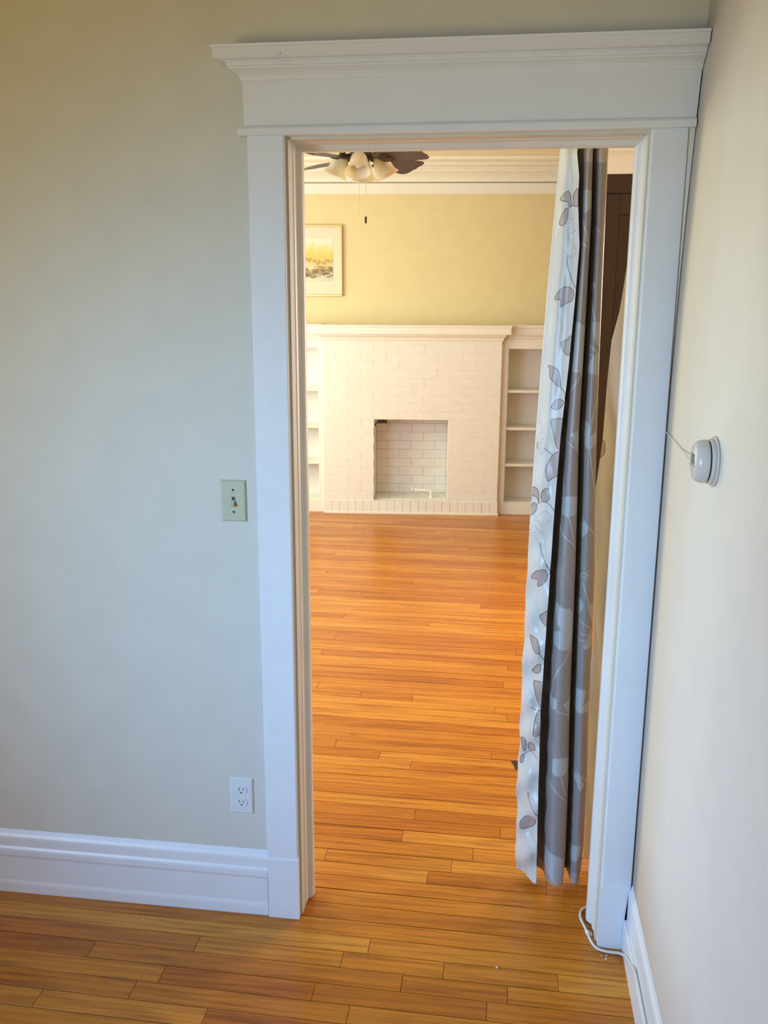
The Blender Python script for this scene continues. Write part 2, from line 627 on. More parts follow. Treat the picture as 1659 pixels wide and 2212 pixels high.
def returned(prof, xl, dxr=0.0):
    bm = bmesh.new()
    rows_ = []
    for d, z in prof:
        rows_.append([bm.verts.new((xl - d, 0.02, z)), bm.verts.new((xl - d, -d, z)), bm.verts.new((xwall(z) - 0.0012 + dxr, -d, z)), bm.verts.new((xwall(z) - 0.0012 + dxr, 0.02, z))])
    for a, b in zip(rows_, rows_[1:]):
        for q in range(3):
            bm.faces.new((a[q], a[q + 1], b[q + 1], b[q]))
        bm.faces.new((a[3], a[0], b[0], b[3]))
    bm.faces.new(rows_[0]); bm.faces.new(rows_[-1])
    return bm


obj('crown_moulding', returned(prof, HL), MAT['trim'], hd)
obj('cap_shelf', returned([(0.052, 2.3465), (0.056, 2.349), (0.056, 2.369), (0.060, 2.371), (0.061, 2.376), (0.058, 2.3775)], HL, -0.001), MAT['trim'], hd)

# baseboards
bp_ = [(0.0199, 0.0), (0.001, 0.0), (0.0, 0.004), (0.0, 0.029), (0.0012, 0.035), (0.0040, 0.043), (0.0042, 0.121), (0.0030, 0.126), (0.0008, 0.131),
       (0.0006, 0.146), (0.0020, 0.152), (0.0058, 0.159), (0.0066, 0.184), (0.0080, 0.190), (0.0125, 0.199), (0.0199, 0.209)]
bl = obj('baseboard_left', prism(bp_, 'x', -3.05, -0.3345), MAT['trim'])
tag(bl, 'white stepped baseboard left of the doorway', 'baseboard', kind='structure')
bq = [(XR - 0.0003, 0.0), (0.6965, 0.0), (0.6955, 0.004), (0.6955, 0.094), (0.6975, 0.098), (0.7035, 0.099), (0.7035, 0.182), (0.7055, 0.190),
      (0.7095, 0.198), (0.711, 0.206), (XR - 0.0003, 0.212)]
br = obj('baseboard_right', prism(bq, 'y', -3.6, -0.006), MAT['trim'])
tag(br, 'white stepped baseboard along the right side wall', 'baseboard', kind='structure')

# cornice of the far room ----------------------------------------------
tr = empty('trim_4')
tr.matrix_world = FAR
tag(tr, 'cream picture rail and stepped cornice high on the far wall', 'cornice', kind='structure')
for nm, pts in (('picture_rail', [(0.30, 2.645), (0.282, 2.645), (0.276, 2.652), (0.276, 2.726), (0.282, 2.732), (0.30, 2.732)]),
                ('crown_moulding', [(0.30, 2.738), (0.270, 2.738), (0.262, 2.744), (0.258, 2.760), (0.240, 2.778), (0.205, 2.796), (0.170, 2.806),
                                    (0.160, 2.812), (0.160, 2.822), (0.140, 2.826), (0.140, CEIL), (0.30, CEIL)]),
                ('ceiling_batten', [(0.02, CEIL), (0.02, CEIL - 0.018), (0.00, CEIL - 0.022), (-0.07, CEIL - 0.022), (-0.09, CEIL - 0.016), (-0.09, CEIL)]),
                ('ceiling_batten', [(-0.24, CEIL), (-0.24, CEIL - 0.016), (-0.26, CEIL - 0.020), (-0.36, CEIL - 0.020), (-0.38, CEIL - 0.014), (-0.38, CEIL)])):
    o = obj(nm, prism(pts, 'x', -3.0, 0.868 if pts[0][0] > 0.1 else 0.83), MAT['far_white'], tr)

# ================================================================ FIREPLACE
fp = empty('fireplace')
fp.matrix_world = FAR
tag(fp, 'white painted brick fireplace with square opening on the far wall', 'fireplace')
FX0, FX1 = -1.190, 0.292
BZ0, CH = 0.125, 0.0690
NX0, NX1, NZ0, NZ1 = -0.760, -0.140, 0.122, 0.818
ND = 0.335                                  # niche depth
bm = bmesh.new()
Y0 = 0.0014
for a, b in (((FX0 + .002, Y0, 0.0), (NX0 - .004, 0.29, 1.50)), ((NX1 + .004, Y0, 0.0), (FX1 - .002, 0.29, 1.50)),
             ((NX0 - .004, Y0, NZ1 + .003), (NX1 + .004, 0.29, 1.50)), ((NX0 - .004, Y0, 0), (NX1 + .004, 0.29, NZ0 - 0.006)),
             ((NX0 - .03, ND + .018, NZ0 - .04), (NX1 + .03, ND + .045, NZ1 + .05))):
    add_box(bm, a, b)
obj('mortar_core', bm, MAT['brick'], fp)


def brick(a, b, j=0.0022):
    j *= 0.55
    a = list(a); b = list(b)
    bm = box([a[0] + j, a[1], a[2] + j * 0.75], [b[0] - j, b[1], b[2] - j * 0.75], 0.0009)
    obj('brick', bm, MAT['brick'], fp)


BL = (FX1 - FX0) / 7.0
rb = random.Random(3)
nrow = 20
for r in range(nrow):
    z0 = BZ0 + r * CH
    z1 = min(z0 + CH, 1.478)
    if z1 - z0 < 0.01: break
    xs = [FX0 + BL * (i + (0.5 if r % 2 else 0.0)) for i in range(-1, 9)]
    xs = [max(FX0, min(FX1, x)) for x in xs]
    for a, b in zip(xs, xs[1:]):
        if b - a < 0.02: continue
        pieces = [(a, b)]
        if z0 < NZ1 - 0.02:
            pieces = []
            if a < NX0 - 0.01: pieces.append((a, min(b, NX0)))
            if b > NX1 + 0.01: pieces.append((max(a, NX1), b))
        for (p, q) in pieces:
            if q - p < 0.012: continue
            zz1 = z1
            f = -rb.uniform(0.0, 0.0012)
            jj = rb.uniform(0.0012, 0.0026)
            zb = z0 if not (z0 < NZ1 < z1) else z0
            brick((p, f, zb), (q, 0.05, zz1), jj)
# soldier course of the hearth, just proud of the face
n = 22
sw = (FX1 + 0.004 - FX0) / n
for i in range(n):
    f = -0.008 - rb.uniform(0, 0.002)
    brick((FX0 + i * sw, f, 0.006), (FX0 + (i + 1) * sw, 0.06, 0.118), rb.uniform(0.001, 0.002))
obj('base_strip', box((FX0, -0.014, 0.0), (FX1 + 0.012, -0.0075, 0.02), 0.002), MAT['far_white'], fp)
# niche: back, side walls and hearth floor, all bricks
for r in range(9):
    z0 = NZ0 + r * 0.0775; z1 = z0 + 0.0775
    if z1 > NZ1: z1 = NZ1
    sh = 0.5 if r % 2 else 0
    xs = [max(NX0, min(NX1, NX0 + 0.2067 * (i - sh))) for i in range(0, 5)]
    for a, b in zip(xs, xs[1:]):
        if b - a > 0.02: brick((a, ND - rb.uniform(0, 0.002), z0), (b, ND + 0.02, z1), 0.0014)
    ysd = [0.0505, 0.15, ND - 0.003] if r % 2 else [0.0505, 0.24, ND - 0.003]
    for a, b in zip(ysd, ysd[1:]):
        for s in (0, 1):
            bm = box((NX0 - 0.03, a + .001, z0 + .001), (NX0 + rb.uniform(-.001, .0005), b - .001, z1 - .001), 0.0012) if s == 0 else \
                box((NX1 + rb.uniform(-.0005, .001), a + .001, z0 + .001), (NX1 + 0.03, b - .001, z1 - .001), 0.0012)
            obj('brick', bm, MAT['brick'], fp)
for i in range(5):
    for j in range(2):
        x0 = NX0 + i * 0.124; y0 = 0.0505 + j * 0.141
        brick((x0, y0, NZ0 - 0.02), (x0 + 0.124, y0 + 0.141, NZ0 + rb.uniform(0, .0015)), 0.001)
obj('lintel', box((NX0 - 0.03, 0.012, NZ1 + 0.0), (NX1 + 0.03, 0.06, NZ1 + 0.006)), MAT['brick'], fp)
bm = box((-0.735, 0.05, 0.775), (-0.655, 0.10, 0.800), 0.003)
add_tube(bm, [(-0.735, 0.06, 0.785), (-0.755, 0.045, 0.77), (-0.752, 0.03, 0.755)], 0.004, 6)
add_tube(bm, [(-0.695, 0.075, 0.79), (-0.695, 0.075, 0.819)], 0.006, 6)
tag(obj('damper', bm, MAT['iron'], fp), 'dark iron damper flap')
# mantel shelf with its bed mouldings
def mantel(prof, x0, x1, name, parent):
    bm = bmesh.new()
    rr = []
    for d, z in prof:
        rr.append([bm.verts.new((x0 - d, 0.005, z)), bm.verts.new((x0 - d, -d, z)), bm.verts.new((x1 + d, -d, z)), bm.verts.new((x1 + d, 0.005, z))])
    for a, b in zip(rr, rr[1:]):
        for q in range(3): bm.faces.new((a[q], a[q + 1], b[q + 1], b[q]))
        bm.faces.new((a[3], a[0], b[0], b[3]))
    bm.faces.new(rr[0]); bm.faces.new(rr[-1])
    return obj(name, bm, MAT['far_white'], parent)


mantel([(0.002, 1.468), (0.006, 1.470), (0.010, 1.480), (0.012, 1.492), (0.022, 1.502), (0.030, 1.508), (0.030, 1.522)], FX0, FX1, 'bed_moulding', fp)
mantel([(0.062, 1.522), (0.064, 1.525), (0.064, 1.576), (0.070, 1.579), (0.071, 1.592), (0.068, 1.595)], FX0, FX1, 'mantel_shelf', fp)
obj('mantel_top', box((FX0, 0.005, 1.575), (FX1, 0.298, 1.595)), MAT['far_white'], fp)


# bookcases --------------------------------------------------------------
def bookcase(name, x0, x1, o0, o1, label):
    root = empty(name)
    root.matrix_world = FAR
    tag(root, label, 'bookcase')
    f = 0.05                       # face, set back behind the brick
    W_ = MAT['far_white']
    bm = bmesh.new()
    add_box(bm, (x0, f, 0.0), (o0, f + 0.02, 1.487), 0.001)
    add_box(bm, (o1, f, 0.0), (x1, f + 0.02, 1.487), 0.001)
    add_box(bm, (o0, f, 1.405), (o1, f + 0.02, 1.487), 0.001)
    add_box(bm, (o0, f, 0.0), (o1, f + 0.02, 0.100), 0.001)
    obj('face_frame', bm, W_, root)
    bm = bmesh.new()
    add_box(bm, (o0 - 0.02, f + 0.02, 0.02), (o0, 0.298, 1.43))
    add_box(bm, (o1, f + 0.02, 0.02), (o1 + 0.02, 0.298, 1.43))
    add_box(bm, (o0, f + 0.02, 1.405), (o1, 0.298, 1.43))
    obj('side_panel', bm, W_, root)
    obj('back_panel', box((o0, 0.288, 0.08), (o1, 0.298, 1.41)), W_, root)
    for z0, z1 in ((1.043, 1.065), (0.729, 0.752), (0.418, 0.441), (0.083, 0.106)):
        obj('shelf', box((o0 + .0005, f + 0.006 if z0 > .1 else f + .021, z0), (o1 - .0005, 0.287, z1), 0.0015), W_, root)
    bm = bmesh.new()
    add_prism(bm, [(f + 0.02, 1.487), (f - 0.006, 1.487), (f - 0.010, 1.492), (f - 0.012, 1.505), (f - 0.022, 1.514), (f - 0.024, 1.522),
                   (f - 0.034, 1.524), (f - 0.034, 1.572), (f - 0.040, 1.576), (f - 0.042, 1.592), (f - 0.038, 1.598), (f + 0.02, 1.598)], 'x', x0 if x0 > 0 else x0, x1)
    add_box(bm, (x0, f + 0.02, 1.57), (x1, 0.298, 1.598))
    obj('cornice', bm, W_, root)
    return root


bookcase('bookcase', FX1 + 0.002, 0.86, 0.352, 0.80, 'white built-in bookcase right of the fireplace, behind the curtain')
bookcase('bookcase', -1.90, FX0 - 0.002, -1.84, -1.238, 'white built-in bookcase left of the fireplace, cut off by the door jamb')

# gas pipe in the fireplace opening
bm = bmesh.new()
add_tube(bm, spline([(-0.272, 0.12, 0.1225), (-0.272, 0.12, 0.165), (-0.276, 0.12, 0.180), (-0.292, 0.12, 0.187), (-0.33, 0.12, 0.188), (-0.425, 0.125, 0.192)], 5), 0.0105, 12)
add_tube(bm, [(-0.272, 0.12, 0.1225), (-0.272, 0.12, 0.130)], 0.020, 12)
add_tube(bm, [(-0.272, 0.12, 0.163), (-0.272, 0.12, 0.176)], 0.0145, 12)
add_tube(bm, [(-0.425, 0.125, 0.192), (-0.442, 0.126, 0.193)], 0.0145, 12)
pp = obj('gas_pipe', bm, MAT['far_white'], None, True)
pp.matrix_world = FAR
tag(pp, 'white painted bent gas pipe standing in the fireplace opening', 'pipe')

# framed watercolour
pic = empty('framed_picture')
pic.matrix_world = FAR
tag(pic, 'gold framed watercolour landscape with wide white mat on the yellow wall', 'picture')
PX0, PX1, PZ0, PZ1 = -1.90, -1.048, 1.822, 2.402
fr = bmesh.new()
t_ = 0.016
for a, b in (((PX0, 0.272, PZ0), (PX1, 0.2985, PZ0 + t_)), ((PX0, 0.272, PZ1 - t_), (PX1, 0.2985, PZ1)),
             ((PX0, 0.272, PZ0 + t_), (PX0 + t_, 0.2985, PZ1 - t_)), ((PX1 - t_, 0.272, PZ0 + t_), (PX1, 0.2985, PZ1 - t_))):
    add_box(fr, a, b, 0.003)
obj('frame', fr, MAT['gold'], pic)
MAT['mat_board'] = plain('mat_board', (0.76, 0.70, 0.58), 0.8, 0, 0.015)
obj('mat', box((PX0 + t_, 0.286, PZ0 + t_), (PX1 - t_, 0.297, PZ1 - t_)), MAT['mat_board'], pic)


def watercolour():
    k = NT('watercolour_print', 0.5)
    tc = k.n('ShaderNodeTexCoord').outputs['Object']
    sp = k.n('ShaderNodeSeparateXYZ'); k.l(tc, sp.inputs[0])
    mp = k.n('ShaderNodeMapping'); mp.inputs['Scale'].default_value = (1.0, 1.0, 0.55); k.l(tc, mp.inputs['Vector'])
    nz = k.noise(mp.outputs['Vector'], 26, 5, 0.6)
    # height with a ragged tree line
    h = k.n('ShaderNodeMapRange'); h.inputs['From Min'].default_value = 1.93; h.inputs['From Max'].default_value = 2.30
    k.l(sp.outputs['Z'], h.inputs['Value'])
    ad = k.n('ShaderNodeMath', operation='MULTIPLY_ADD'); ad.inputs[1].default_value = 0.38; k.l(nz, ad.inputs[0]); k.l(h.outputs[0], ad.inputs[2])
    sb = k.n('ShaderNodeMath', operation='SUBTRACT'); sb.inputs[1].default_value = 0.19; k.l(ad.outputs[0], sb.inputs[0])
    c = k.ramp(sb.outputs[0], [(0.0, (0.62, 0.58, 0.50)), (0.14, (0.66, 0.62, 0.52)), (0.19, (0.34, 0.27, 0.16)), (0.30, (0.42, 0.33, 0.19)), (0.36, (0.72, 0.62, 0.40)),
                               (0.45, (0.70, 0.52, 0.20)), (0.49, (0.36, 0.26, 0.10)), (0.53, (0.72, 0.52, 0.13)), (0.72, (0.80, 0.62, 0.20)), (0.86, (0.80, 0.74, 0.58)), (1.0, (0.80, 0.76, 0.64))])
    mp2 = k.n('ShaderNodeMapping'); mp2.inputs['Scale'].default_value = (9, 1, 60); k.l(tc, mp2.inputs['Vector'])
    st = k.noise(mp2.outputs['Vector'], 2, 4)
    msk = k.ramp(h.outputs[0], [(0.1, (0, 0, 0)), (0.14, (1, 1, 1)), (0.36, (1, 1, 1)), (0.4, (0, 0, 0))])
    st2 = k.ramp(st, [(0.42, (0.45, 0.38, 0.28)), (0.55, (1.15, 1.1, 1.0))])
    c = k.mix(c, st2, msk, 'MULTIPLY')
    k.color(c)
    return k.m


obj('print', box((PX0 + 0.09, 0.2845, 1.945), (-1.128, 0.2859, 2.295)), watercolour(), pic)

# dark wooden door beyond the curtain with a return of the cornice above
DX, DY = 0.86, 4.45
jut = obj('wall_far_return', box((DX, DY + 0.03, 0), (1.95, DY + 0.10, CEIL)), MAT['yellow'])
tag(jut, kind='structure')
tag(obj('trim_5', prism([(DY + 0.03, 2.646), (DY - 0.01, 2.646), (DY - 0.014, 2.652), (DY - 0.014, 2.71), (DY - 0.03, 2.73), (DY - 0.055, 2.76), (DY - 0.095, 2.785), (DY - 0.10, 2.80), (DY - 0.12, 2.81), (DY - 0.12, CEIL), (DY + 0.03, CEIL)], 'x', DX, 1.95), MAT['far_white']),
    'cream cornice above the dark door', 'cornice', kind='structure')
dr = empty('wooden_door', (DX, DY, 0))
tag(dr, 'tall dark brown wooden door beyond the curtain, under the cream cornice', 'door')
bm = bmesh.new()
add_box(bm, (0.00, 0.0, 0.0), (0.09, 0.03, 2.645), 0.003)
add_box(bm, (0.98, 0.0, 0.0), (1.07, 0.03, 2.645), 0.003)
add_box(bm, (0.09, 0.0, 2.52), (0.98, 0.03, 2.645), 0.003)
obj('frame', bm, MAT['dark_wood'], dr)
bm = bmesh.new()
for a, b in (((0.092, 0.012, 0.01), (0.21, 0.03, 2.518)), ((0.86, 0.012, 0.01), (0.978, 0.03, 2.518)), ((0.21, 0.012, 0.01), (0.86, 0.03, 0.24)),
             ((0.21, 0.012, 1.05), (0.86, 0.03, 1.17)), ((0.21, 0.012, 2.38), (0.86, 0.03, 2.518))):
    add_box(bm, a, b, 0.002)
obj('stile_and_rail', bm, MAT['dark_wood'], dr)
for z0, z1 in ((0.24, 1.05), (1.17, 2.38)):
    obj('door_panel', box((0.21, 0.022, z0), (0.86, 0.0299, z1), 0.002), MAT['dark_wood'], dr)
bm = bmesh.new()
add_lathe(bm, [(0, 0.055), (0.02, 0.052), (0.027, 0.038), (0.02, 0.024), (0.011, 0.018), (0.011, 0.004), (0.024, 0.003), (0.026, 0), (0.0, 0)], 20,
          Matrix.Translation((0.90, 0.012, 1.0)) @ Matrix.Rotation(PI / 2, 4, 'X'))
obj('door_knob', bm, MAT['brass'], dr, True)

# ================================================================ WALL FITTINGS
# toggle switch
SX, SZ = -0.4385, 1.2100
sw_ = empty('light_switch', (SX + 0.035, WY0, SZ + 0.057))
tag(sw_, 'old ivory toggle light switch on the wall left of the doorway', 'switch')


def plate(bm, hw=0.035, hh=0.057, t=0.0055, e=0.004):
    a = [bm.verts.new((x, 0, z)) for x, z in ((-hw, -hh), (hw, -hh), (hw, hh), (-hw, hh))]
    b = [bm.verts.new((x, -t * 0.35, z)) for x, z in ((-hw, -hh), (hw, -hh), (hw, hh), (-hw, hh))]
    c = [bm.verts.new((x, -t, z)) for x, z in ((-hw + e, -hh + e), (hw - e, -hh + e), (hw - e, hh - e), (-hw + e, hh - e))]
    for p, q in ((a, b), (b, c)):
        for i in range(4): bm.faces.new((p[i], p[(i + 1) % 4], q[(i + 1) % 4], q[i]))
    bm.faces.new(c); bm.faces.new(a[::-1])
    return bm


def ycyl(bm, x, z, y0, y1, r, seg=14):
    return add_tube(bm, [(x, y0, z), (x, y1, z)], r, seg)


obj('cover_plate', plate(bmesh.new()), MAT['ivory'], sw_)
bm = bmesh.new()
add_box(bm, (-0.0055, -0.0068, -0.0125), (0.0055, -0.0050, 0.0125), 0.0004)
obj('toggle_collar', bm, MAT['ivory'], sw_)
obj('toggle_slot', box((-0.004, -0.0071, -0.010), (0.004, -0.0067, 0.011)), MAT['black'], sw_)
bm = bmesh.new()
add_prism(bm, [(-0.006, -0.0095), (-0.006, 0.004), (-0.0085, 0.003), (-0.0185, -0.0105), (-0.0160, -0.0145)], 'x', -0.0036, 0.0036)
bmesh.ops.bevel(bm, geom=bm.edges[:], offset=0.0006, segments=1, affect='EDGES')
obj('toggle', bm, MAT['ivory'], sw_)
for z in (-0.0302, 0.0302):
    s = obj('screw', ycyl(bmesh.new(), 0, z, -0.0050, -0.0064, 0.0031), MAT['iron'], sw_)
    obj('screw_slot', box((-0.0004, -0.0066, z - 0.0027), (0.0004, -0.0062, z + 0.0027)), MAT['black'], s)
sw_.rotation_euler = (0, 0, 0)

# duplex outlet
oo = empty('wall_outlet', (-0.4450 + 0.035, WY0, 0.3262 + 0.057))
tag(oo, 'white duplex power outlet low on the wall by the doorway', 'outlet')
obj('cover_plate', plate(bmesh.new()), MAT['white_plastic'], oo)
for z in (-0.0195, 0.0195):
    bm = bmesh.new()
    pts = []
    for i in range(28):
        a = 2 * PI * i / 28
        pts.append((0.0172 * math.cos(a), z + max(-0.0140, min(0.0140, 0.0172 * math.sin(a)))))
    add_prism(bm, pts, 'y', -0.0072, -0.0045)
    r_ = obj('receptacle', bm, MAT['white_plastic'], oo)
    bm = bmesh.new()
    add_box(bm, (-0.0072, -0.0075, z - 0.0010), (-0.0054, -0.0070, z + 0.0078))
    add_box(bm, (0.0054, -0.0075, z - 0.0006), (0.0070, -0.0070, z + 0.0068))
    ycyl(bm, 0.0, z - 0.0076, -0.0070, -0.0075, 0.0024, 10)
    obj('slot', bm, MAT['black'], r_)
obj('screw', ycyl(bmesh.new(), 0, 0, -0.0045, -0.0062, 0.0026), MAT['white_plastic'], oo)

# round thermostat on the right wall
TH = Vector((XR, -0.519, 1.4985))
th = empty('thermostat', TH)
th.location.x = XR - 0.0005
tag(th, 'round off-white thermostat with grey dial window on the right wall', 'thermostat')
RX = Matrix.Rotation(-PI / 2, 4, 'Y')      # +z -> -x
RX = Matrix(((0, 0, -1, 0), (0, 1, 0, 0), (1, 0, 0, 0), (0, 0, 0, 1)))


def xl(prof, name, mat, smooth=True):
    bm = bmesh.new()
    add_lathe(bm, prof, 48, RX)
    return obj(name, bm, mat, th, smooth)


MAT['thermo'] = plain('offwhite_plastic', (0.68, 0.62, 0.55), 0.3)
xl([(0, 0), (0.0485, 0), (0.0485, 0.0030), (0.0475, 0.0040), (0.0, 0.0041)], 'wall_plate', MAT['thermo'])
xl([(0.0, 0.0040), (0.0430, 0.0040), (0.0435, 0.0055), (0.0435, 0.0110), (0.042, 0.0120), (0, 0.0120)], 'base_ring', MAT['thermo'])
xl([(0, 0.0120), (0.0385, 0.0120), (0.0385, 0.0152), (0, 0.0152)], 'dark_groove', MAT['black'])
xl([(0, 0.0150), (0.0405, 0.0150), (0.0415, 0.0165), (0.0415, 0.0240), (0.0400, 0.0300), (0.0370, 0.0350), (0.0330, 0.0385), (0.0280, 0.0400),
    (0.0265, 0.0395), (0.0260, 0.0380), (0, 0.0380)], 'dial_ring', MAT['thermo'])
fc = xl([(0, 0.0378), (0.0258, 0.0378), (0.0258, 0.0387), (0.025, 0.0393), (0, 0.0395)], 'dial_face', MAT['thermo'])
bm = box((-0.0402, -0.014, -0.004), (-0.0395, 0.014, 0.0150), 0.001)
obj('window', bm, MAT['grey_window'], fc)
bm = box((-0.0399, -0.0235, -0.0082), (-0.0394, 0.0235, -0.0072))
obj('groove', bm, MAT['black'], fc)
wire = [(0.7095, -0.004, 1.482), (0.709, -0.04, 1.4805), (0.7085, -0.12, 1.4785), (0.7085, -0.20, 1.4735), (0.705, -0.28, 1.476), (0.700, -0.35, 1.4735), (0.6985, -0.42, 1.478), (0.7000, -0.4790, 1.482)]
tag(obj('thermostat_wire', add_tube(bmesh.new(), spline(wire, 8), 0.0012, 6), MAT['cord'], None, True), 'thin pale wire running from the door casing to the thermostat', 'wire')

# white cord round the foot of the right casing
cp = [(0.66, 0.165, 0.030), (0.622, 0.170, 0.006), (0.600, 0.155, 0.004), (0.5905, 0.132, 0.004), (0.5915, 0.105, 0.004), (0.600, 0.070, 0.004), (0.6065, 0.040, 0.004),
      (0.6125, 0.012, 0.004), (0.6245, -0.012, 0.004), (0.645, -0.022, 0.004), (0.668, -0.026, 0.005), (0.684, -0.029, 0.007), (0.6905, -0.055, 0.024), (0.6912, -0.105, 0.058),
      (0.6925, -0.165, 0.088), (0.6975, -0.215, 0.1028), (0.6990, -0.28, 0.1035), (0.6990, -0.40, 0.1035), (0.6990, -0.7, 0.1035), (0.6990, -1.2, 0.1035)]
cd = obj('white_cord', add_tube(bmesh.new(), spline(cp, 7), 0.0040, 8), MAT['cord'], None, True)
tag(cd, 'white cord curling round the foot of the right door casing onto the baseboard', 'cord')
bm = bmesh.new()
add_tube(bm, [(0.6045, 0.055, 0.004), (0.6075, 0.042, 0.004)], 0.0062, 10)
add_box(bm, (0.6060, 0.040, 0.000), (0.6185, 0.054, 0.003), 0.0008)
obj('clip', bm, MAT['white_plastic'], cd)

# paint chips on the floor
for i, (x, y, s, lb) in enumerate(((0.3445, -0.1240, 0.0042, 'larger white paint chip alone on the floor in the middle of the doorway'),
                                   (0.6480, -0.0500, 0.0036, 'white paint chip farthest from the cord at the foot of the right casing'), (0.6360, -0.0380, 0.0024, 'tiny white paint chip left of its neighbours beside the white cord'), (0.6500, -0.0360, 0.0022, 'tiny white paint chip nearest the cord and the right casing'), (-0.700, -0.0660, 0.0024, 'tiny white paint chip on the floor near the left baseboard'))):
    bm = bmesh.new()
    n = 6
    top = [bm.verts.new((x + s * (0.7 + 0.5 * rnd.random()) * math.cos(2 * PI * k / n), y + s * (0.7 + 0.5 * rnd.random()) * math.sin(2 * PI * k / n), 0.0012 + 0.0008 * rnd.random())) for k in range(n)]
    bot = [bm.verts.new((v.co.x, v.co.y, 0.0)) for v in top]
    bm.faces.new(top); bm.faces.new(bot[::-1])
    for k in range(n): bm.faces.new((top[k], bot[k], bot[(k + 1) % n], top[(k + 1) % n]))
    o = obj('paint_chip', bm, MAT['white_plastic'])
    tag(o, lb or 'small white paint chip on the floor at the foot of the right casing', 'paint chip', 'paint chips on the floor')

# dark metal plate let into the floor by the curtain
fpz = empty('floor_plate', (0.447, 1.010, 0.0))
tag(fpz, 'small dark metal plate in the floor half hidden by the curtain', 'floor plate')
bm = bmesh.new()
outl = [(-0.056, 0.029), (0.050, 0.029), (0.050, -0.033), (-0.040, -0.033), (-0.044, -0.012), (-0.049, 0.008)]
add_prism(bm, outl, 'z', 0.0, 0.0022)
obj('plate', bm, MAT['iron'], fpz)
for i in range(5):
    obj('slat', box((-0.026 + 0.014 * i, -0.022, 0.0022), (-0.019 + 0.014 * i, 0.020, 0.0034), 0.0005), MAT['brass'], fpz)

# ================================================================ CEILING FAN
HX, HY = -0.475, 2.70
fan = empty('ceiling_fan', (HX, HY, CEIL))
tag(fan, 'brown bladed ceiling fan with frosted bell shades and pull chains', 'ceiling fan')


FS = 1.0527


def fz(z): return 1.798 + (z - 1.798) * FS - CEIL


bm = bmesh.new()
add_lathe(bm, [(0, 0), (0.07, 0), (0.072, -0.012), (0.055, -0.045), (0.022, -0.062), (0.0, -0.062)], 28)
obj('canopy', bm, MAT['iron'], fan, True)
obj('downrod', add_tube(bmesh.new(), [(0, 0, -0.06), (0, 0, -0.14)], 0.012, 12), MAT['iron'], fan, True)
bm = bmesh.new()
add_lathe(bm, [(0, -0.135), (0.05, -0.137), (0.095, -0.155), (0.115, -0.185), (0.115, -0.235), (0.105, -0.262), (0.06, -0.275), (0, -0.276)], 36)
obj('motor_housing', bm, MAT['iron'], fan, True)
bm = bmesh.new()
add_lathe(bm, [(0, -0.275), (0.045, -0.276), (0.058, -0.290), (0.060, -0.315), (0.045, -0.335), (0.018, -0.348), (0, -0.350)], 28)
obj('light_hub', bm, MAT['iron'], fan, True)
A0 = math.radians(53)
zb = 2.512 - CEIL
NB = 4
for i in range(NB):
    ang = A0 + 2 * PI * i / NB
    R = Matrix.Rotation(ang, 4, 'Z')
    pit = Matrix.Rotation(math.radians(-17), 4, 'X')
    bm = bmesh.new()
    ol = [(0.165, -0.052), (0.24, -0.056), (0.33, -0.066), (0.42, -0.078), (0.50, -0.082), (0.530, -0.074), (0.540, -0.050), (0.536, -0.02), (0.544, 0.0), (0.536, 0.02), (0.540, 0.050),
          (0.530, 0.074), (0.50, 0.082), (0.42, 0.078), (0.33, 0.066), (0.24, 0.056), (0.165, 0.052), (0.150, 0.035), (0.150, -0.035)]
    ol = [(x * 0.79, y) for x, y in ol]
    add_prism(bm, ol, 'z', -0.003, 0.003)
    b = obj('blade', bm, MAT['blade'], fan)
    b.matrix_local = Matrix.Translation((0, 0, zb)) @ R @ pit
    bm = bmesh.new()
    add_tube(bm, [(0.085, 0, 0.012), (0.13, 0, 0.004), (0.17, 0, -0.006), (0.21, 0, -0.006)], [0.012, 0.010, 0.010, 0.008], 8)
    add_box(bm, (0.165, -0.03, -0.0065), (0.215, 0.03, -0.003), 0.001)
    k = obj('blade_bracket', bm, MAT['iron'], fan)
    k.matrix_local = Matrix.Translation((0, 0, zb)) @ R @ pit
for i in range(4):
    ang = -PI / 2 + PI / 2 * i + 0.06
    R = Matrix.Rotation(ang, 4, 'Z')
    neck = Vector((0.090, 0, fz(2.500)))
    tilt = math.radians(25)
    T_ = Matrix.Translation(neck) @ Matrix.Rotation(PI - tilt, 4, 'Y')   # local +z points down and outward
    bm = bmesh.new()
    add_tube(bm, spline([(0.030, 0, fz(2.512)), (0.055, 0, fz(2.530)), (0.080, 0, fz(2.520)), (0.090, 0, fz(2.503))], 5), 0.007, 8)
    add_lathe(bm, [(0, -0.006), (0.020, -0.006), (0.026, 0.002), (0.027, 0.018), (0.024, 0.020), (0, 0.020)], 20, T_)
    arm = obj('lamp_arm', bm, MAT['iron'], fan, True)
    arm.matrix_local = R
    prof = [(0.0235, 0.006), (0.029, 0.014), (0.038, 0.026), (0.0435, 0.044), (0.0455, 0.062), (0.0475, 0.078), (0.0525, 0.092), (0.0595, 0.103), (0.0650, 0.108)]
    prof = [(r * FS, h * FS) for r, h in prof]
    inner = [(r - 0.003, h) for r, h in prof][::-1]
    bm = bmesh.new()
    add_lathe(bm, prof + inner, 36, T_)
    sh = obj('lamp_shade', bm, MAT['glass'], fan, True)
    sh.matrix_local = R
    bm = bmesh.new()
    add_lathe(bm, [(0.0, 0.018), (0.013, 0.02), (0.013, 0.034), (0.020, 0.048), (0.026, 0.062), (0.022, 0.077), (0.010, 0.086), (0, 0.088)], 18, T_)
    bu = obj('bulb', bm, MAT['white_plastic'], fan, True)
    bu.matrix_local = R
